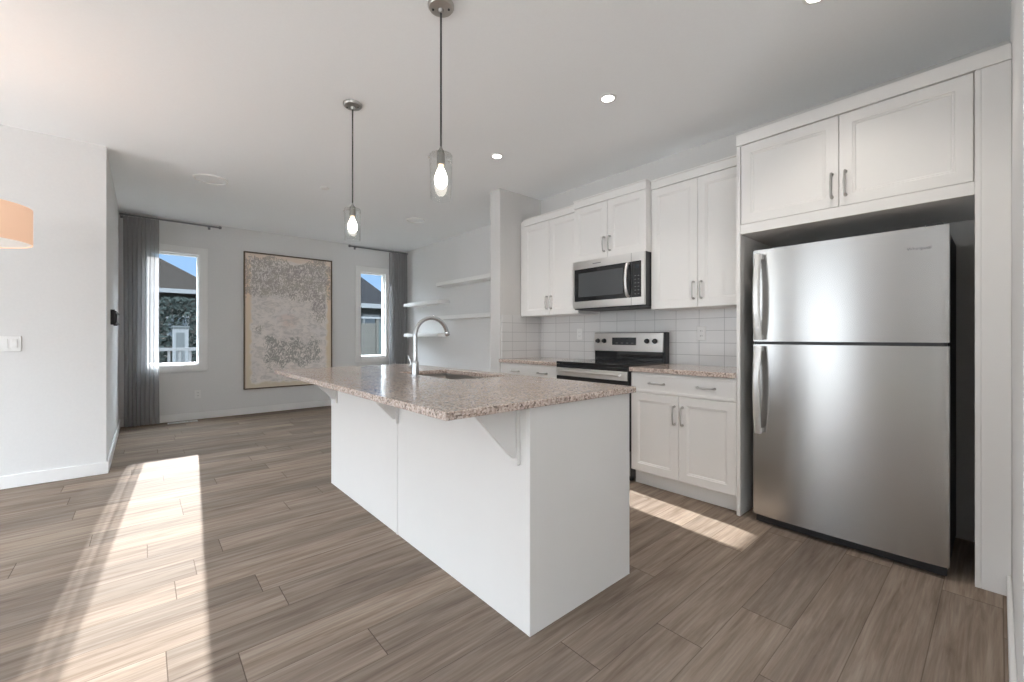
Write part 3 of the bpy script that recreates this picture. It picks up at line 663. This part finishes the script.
light('drum_glow', 'POINT', (dx, dy, 1.76), 3.0, (1.0, 0.72, 0.5), shadow_soft_size=0.08)

# ------------------------------------------------------------------ painting
r = thing('framed_painting', 'tall abstract taupe and cream painting in thin bronze frame between the windows', 'painting', ((PX0+PX1)/2, YB-0.02, PZ0))
fw = 0.016
bobj('frame', [(PX0, PX0+fw, YB-0.045, YB-0.001, PZ0, PZ1), (PX1-fw, PX1, YB-0.045, YB-0.001, PZ0, PZ1), (PX0+fw, PX1-fw, YB-0.045, YB-0.001, PZ0, PZ0+fw), (PX0+fw, PX1-fw, YB-0.045, YB-0.001, PZ1-fw, PZ1)], 'bronze', r, 0.001)
bobj('canvas', [(PX0+fw+0.002, PX1-fw-0.002, YB-0.036, YB-0.004, PZ0+fw+0.002, PZ1-fw-0.002)], 'canvas', r)

# ------------------------------------------------------------------ floating shelves
def shelf(label, y0, y1, z):
    tag(bobj('floating_shelf', [(3.50, XS-0.0005, y0, y1, z-0.055, z)], 'trim', bevel=0.003), label, 'shelf', 'floating shelves on the far right wall')
shelf('white floating shelf, upper one of the pair beside the right curtain', 5.82, 6.97, 1.735)
shelf('white floating shelf, lower one of the pair beside the right curtain', 5.82, 6.97, 1.205)
shelf('white floating shelf, topmost, beside the wing wall', 4.10, 5.86, 2.000)
shelf('white floating shelf, lower one of the pair beside the wing wall', 4.10, 5.86, 1.475)

# ------------------------------------------------------------------ curtains
def curtain(label, x0, x1, folds, seed, yc=7.235):
    rnd = random.Random(seed); nx, nz = folds*14, 26; zt, zb = 2.672, 0.012
    ph = [rnd.uniform(-0.5, 0.5) for _ in range(folds+2)]; am = [rnd.uniform(0.7, 1.2) for _ in range(folds+2)]
    bm = B(); g = []
    for j in range(nz+1):
        t = j/nz; z = zt+(zb-zt)*t; row = []
        for i in range(nx+1):
            s = i/nx; k = s*folds; a = am[int(k)]; amp = (0.020+0.018*min(1, t*4))*a
            y = yc + amp*math.sin(2*PI*k + 0.35*math.sin(3*t+ph[int(k)])) + 0.006*math.sin(5*k+4*t)
            x = x0+(x1-x0)*s + 0.012*math.cos(2*PI*k*1.0+1.0) + 0.01*math.sin(2.5*t+s*4)*t
            row.append(bm.verts.new((x, y, z)))
        g.append(row)
    for a, b in zip(g, g[1:]):
        for i in range(nx):
            f = bm.faces.new((a[i], a[i+1], b[i+1], b[i])); f.smooth = True
    r = thing('curtain', label, 'curtain', ((x0+x1)/2, yc, 0.0), 'grey curtains')
    obj('cloth', bm, 'cloth', r)
    for i in range(folds):
        bm = B(); x = x0+(x1-x0)*(i+0.5)/folds
        lathe(bm, (x, yc, 2.690), [(0.017, -0.0025), (0.020, -0.0025), (0.020, 0.0025), (0.017, 0.0025)], 20, 'x', closed=True); obj('ring', bm, 'rod', r)
curtain('sheer grey full-length curtain gathered at the left window', -0.195, 0.150, 8, 3)
curtain('sheer grey full-length curtain gathered at the right window', 3.36, 3.69, 7, 5)
def rod(label, x0, x1, side):
    r = thing('curtain_rod', label, 'curtain rod', ((x0+x1)/2, 7.235, 2.69), 'pewter curtain rods')
    bm = B(); tube(bm, [(x0, 7.235, 2.690), (x1, 7.235, 2.690)], 0.0125, 14); obj('pole', bm, 'rod', r)
    e = x1 if side > 0 else x0
    bm = B(); lathe(bm, (e, 7.235, 2.690), [(0.0125, 0.0), (0.020, 0.006*side), (0.020, 0.03*side), (0.012, 0.036*side), (0.0, 0.04*side)], 20, 'x'); obj('finial', bm, 'rod', r)
    for bx_ in ((x1-0.10) if side > 0 else x0+0.10, (x0+0.02) if side > 0 else x1-0.02):
        bobj('bracket', [(bx_-0.008, bx_+0.008, 7.245, YB-0.004, 2.682, 2.698), (bx_-0.015, bx_+0.015, YB-0.005, YB, 2.66, 2.72)], 'rod', r)
rod('pewter curtain rod with end knob over the left window', -0.228, 0.80, 1)
rod('pewter curtain rod with end knob over the right window', 2.66, 3.715, -1)

# ------------------------------------------------------------------ outlets, switch, vent, bracket
def outlet_x(label, y, z):      # on the kitchen tile, faces -X
    r = thing('wall_outlet', label, 'outlet', (XK-0.0105, y, z-0.057))
    p = bobj('cover_plate', [(XK-0.0155, XK-0.0105, y-0.036, y+0.036, z-0.058, z+0.058)], 'plate', r, 0.002)
    bobj('receptacle', [(XK-0.018, XK-0.0157, y-0.017, y+0.017, z+0.006, z+0.036), (XK-0.018, XK-0.0157, y-0.017, y+0.017, z-0.036, z-0.006)], 'plate', r, 0.001)
    for s in (-0.007, 0.007):
        for q in (-0.021, 0.021): bobj('slot', [(XK-0.0184, XK-0.0179, y+s-0.0015, y+s+0.0015, z+q-0.006, z+q+0.006)], 'slot', p)
outlet_x('white outlet on the tiles between range and refrigerator', 1.620, 1.175)
outlet_x('white outlet on the tiles left of the range', 2.918, 1.175)
def outlet_y(name, label, cat, x, z, yw, switch=False):
    r = thing(name, label, cat, (x, yw, z-0.06))
    w_ = 0.060 if switch else 0.036
    p = bobj('cover_plate', [(x-w_, x+w_, yw-0.006, yw-0.0005, z-0.058, z+0.058)], 'plate', r, 0.002)
    if switch:
        for s in (-0.024, 0.024): bobj('rocker', [(x+s-0.016, x+s+0.016, yw-0.010, yw-0.0065, z-0.033, z+0.033)], 'plate', r, 0.001)
    else:
        bobj('receptacle', [(x-0.017, x+0.017, yw-0.0085, yw-0.0062, z+0.006, z+0.036), (x-0.017, x+0.017, yw-0.0085, yw-0.0062, z-0.036, z-0.006)], 'plate', r, 0.001)
        for s in (-0.007, 0.007):
            for q in (-0.021, 0.021): bobj('slot', [(x+s-0.0015, x+s+0.0015, yw-0.0089, yw-0.0084, z+q-0.006, z+q+0.006)], 'slot', p)
outlet_y('wall_outlet', 'white outlet low on the back wall below the left window', 'outlet', 0.572, 0.350, YB)
outlet_y('light_switch', 'white double rocker switch on the left wall at the photo edge', 'light switch', -0.765, 1.095, YW, True)
r = thing('floor_register', 'white floor vent by the back baseboard under the left window', 'vent', (0.40, 7.22, 0.0))
bobj('frame', [(0.24, 0.56, 7.150, 7.162, 0.0005, 0.005), (0.24, 0.56, 7.238, 7.250, 0.0005, 0.005), (0.24, 0.252, 7.162, 7.238, 0.0005, 0.005), (0.548, 0.56, 7.162, 7.238, 0.0005, 0.005)], 'trim', r)
bobj('louvers', [(0.2525+0.0148*i, 0.2525+0.0148*i+0.008, 7.1625, 7.2375, 0.0008, 0.004) for i in range(20)], 'plate', r)
r = thing('wall_mount_bracket', 'black open rectangular screen mount on the side wall by the left curtain', 'bracket', (XL, 5.8, 1.25))
for y in (5.50, 6.02): bobj('upright', [(XL+0.0005, XL+0.030, y, y+0.030, 1.262, 1.405)], 'black', r, 0.002)
for z in (1.270, 1.375): bobj('rail', [(XL+0.031, XL+0.044, 5.44, 6.14, z, z+0.016)], 'black', r, 0.002)

# ------------------------------------------------------------------ outdoors, seen through the two windows
bobj('ground', [(-25, 45, 7.5, 60, -0.9, -0.6)], 'lawn', kind='structure')
tag(bobj('deck', [(-2.5, 6.0, 7.50, 9.15, -0.15, -0.05)], 'deck'), 'timber deck outside the back windows', 'deck')
r = thing('deck_railing', 'white picket deck railing outside the left window', 'railing', (1.0, 9.0, -0.05))
bobj('top_rail', [(-2.4, 1.8, 8.97, 9.04, 0.915, 0.965)], 'extrim', r); bobj('bottom_rail', [(-2.4, 1.8, 8.98, 9.03, 0.03, 0.07)], 'extrim', r)
for i in range(30): bobj('picket', [(-2.36+0.14*i, -2.325+0.14*i, 8.99, 9.02, 0.0705, 0.9145)], 'extrim', r)
for x in (-2.45, 1.8): bobj('post', [(x, x+0.09, 8.96, 9.05, -0.05, 1.02)], 'extrim', r)
def house(label, x0, x1, y0, y1, zb, ze, zr, wall, roof, ov=0.5, ridge='y', wins=()):
    r = thing('house', label, 'house', ((x0+x1)/2, (y0+y1)/2, zb))
    bobj('wall', [(x0, x1, y0, y1, zb, ze)], wall, r)
    bm = B(); X0, X1, Y0_, Y1_ = x0-ov, x1+ov, y0-ov, y1+ov; cx = (X0+X1)/2; h = min((X1-X0), (Y1_-Y0_))/2
    a = [bm.verts.new(p) for p in ((X0, Y0_, ze), (X1, Y0_, ze), (X1, Y1_, ze), (X0, Y1_, ze))]
    if (X1-X0) > (Y1_-Y0_): q = [bm.verts.new((X0+h, (Y0_+Y1_)/2, zr)), bm.verts.new((X1-h, (Y0_+Y1_)/2, zr))]; fs = ((a[0], a[1], q[1], q[0]), (a[1], a[2], q[1]), (a[2], a[3], q[0], q[1]), (a[3], a[0], q[0]))
    else: q = [bm.verts.new((cx, Y0_+h, zr)), bm.verts.new((cx, Y1_-h, zr))]; fs = ((a[0], a[1], q[0]), (a[1], a[2], q[1], q[0]), (a[2], a[3], q[1]), (a[3], a[0], q[0], q[1]))
    for f in fs: bm.faces.new(f)
    bm.faces.new(a[::-1]); obj('roof', bm, roof, r)
    bobj('fascia', [(X0, X1, Y0_-0.04, Y0_, ze-0.18, ze+0.02), (X0-0.04, X0, Y0_, Y1_, ze-0.18, ze+0.02), (X1, X1+0.04, Y0_, Y1_, ze-0.18, ze+0.02)], 'extrim', r)
    for (wx, wz, ww, wh) in wins:
        f = bobj('window', [(wx-0.08, wx+ww+0.08, y0-0.06, y0-0.001, wz-0.08, wz+wh+0.08)], 'extrim', r)
        bobj('pane', [(wx, wx+ww, y0-0.075, y0-0.061, wz, wz+wh)], 'exglass', f)
    return r
house('brown-grey house with broad dark roof seen through the left window', -14, 2.6, 26, 38, -0.6, 3.4, 8.0, 'siding', 'shingle', wins=((-1.5, 1.2, 1.0, 1.0), (0.9, 1.2, 0.7, 0.9)))
house('pale house with dark hipped roof seen through the right window', 4.6, 8.6, 19, 25.4, -0.6, 2.62, 5.2, 'siding2', 'shingle2', wins=((7.6, 0.2, 0.6, 1.9), (8.7, 0.2, 0.5, 1.9)))
def foliage(name, label, x, y, z0, w_, h_, seed):
    rnd = random.Random(seed); bm = B()
    for i in range(2200):
        a, b, c = max(-0.9, min(0.9, rnd.gauss(0, 0.42))), max(-0.9, min(0.9, rnd.gauss(0, 0.4))), rnd.uniform(0, 1)
        s = (1-abs(c-0.45)*1.2); p = Vector((x+a*w_*s, y+b*w_*s*0.7, z0+0.25+c*h_)); q = 0.05+rnd.random()*0.07
        u = Vector((rnd.uniform(-1, 1), rnd.uniform(-1, 1), rnd.uniform(-1, 1))).normalized(); v = u.orthogonal().normalized()
        bm.faces.new([bm.verts.new(p+u*q), bm.verts.new(p+v*q*0.6), bm.verts.new(p-u*q), bm.verts.new(p-v*q*0.6)])
    r = thing(name, label, 'bush', (x, y, z0)); obj('foliage', bm, 'leaf', r)
    bm = B(); tube(bm, [(x, y, z0), (x+0.05, y, z0+h_*0.3), (x, y, z0+h_*0.6)], 0.06, 8, rs=[0.07, 0.05, 0.03]); obj('stem', bm, 'deck', r)
foliage('garden_bush', 'dark green bush outside between the white railing and the far house', 1.0, 22.0, -0.6, 2.6, 3.1, 1)
r = thing('garden_shed', 'small white boxy shed outside seen low in the left window', 'shed', (1.0, 20.0, -0.6))
bobj('wall', [(0.78, 1.21, 18.9, 19.4, -0.6, 1.47)], 'extrim', r); bobj('roof', [(0.75, 1.24, 18.86, 19.44, 1.471, 1.54)], 'siding2', r)
bobj('door', [(0.86, 1.10, 18.885, 18.899, -0.5, 1.3)], 'siding2', r)
r = thing('garden_fence', 'pale panelled garden fence outside the right window', 'fence', (5.5, 12.2, -0.6))
for i in range(8):
    bobj('panel', [(2.6+0.9*i, 3.42+0.9*i, 12.18, 12.22, -0.55, 1.55)], 'teal' if i % 2 else 'fence', r); bobj('post', [(3.425+0.9*i, 3.495+0.9*i, 12.15, 12.25, -0.6, 1.68)], 'fence', r)
bobj('top_rail', [(2.6, 9.8, 12.14, 12.26, 1.685, 1.74)], 'extrim', r)
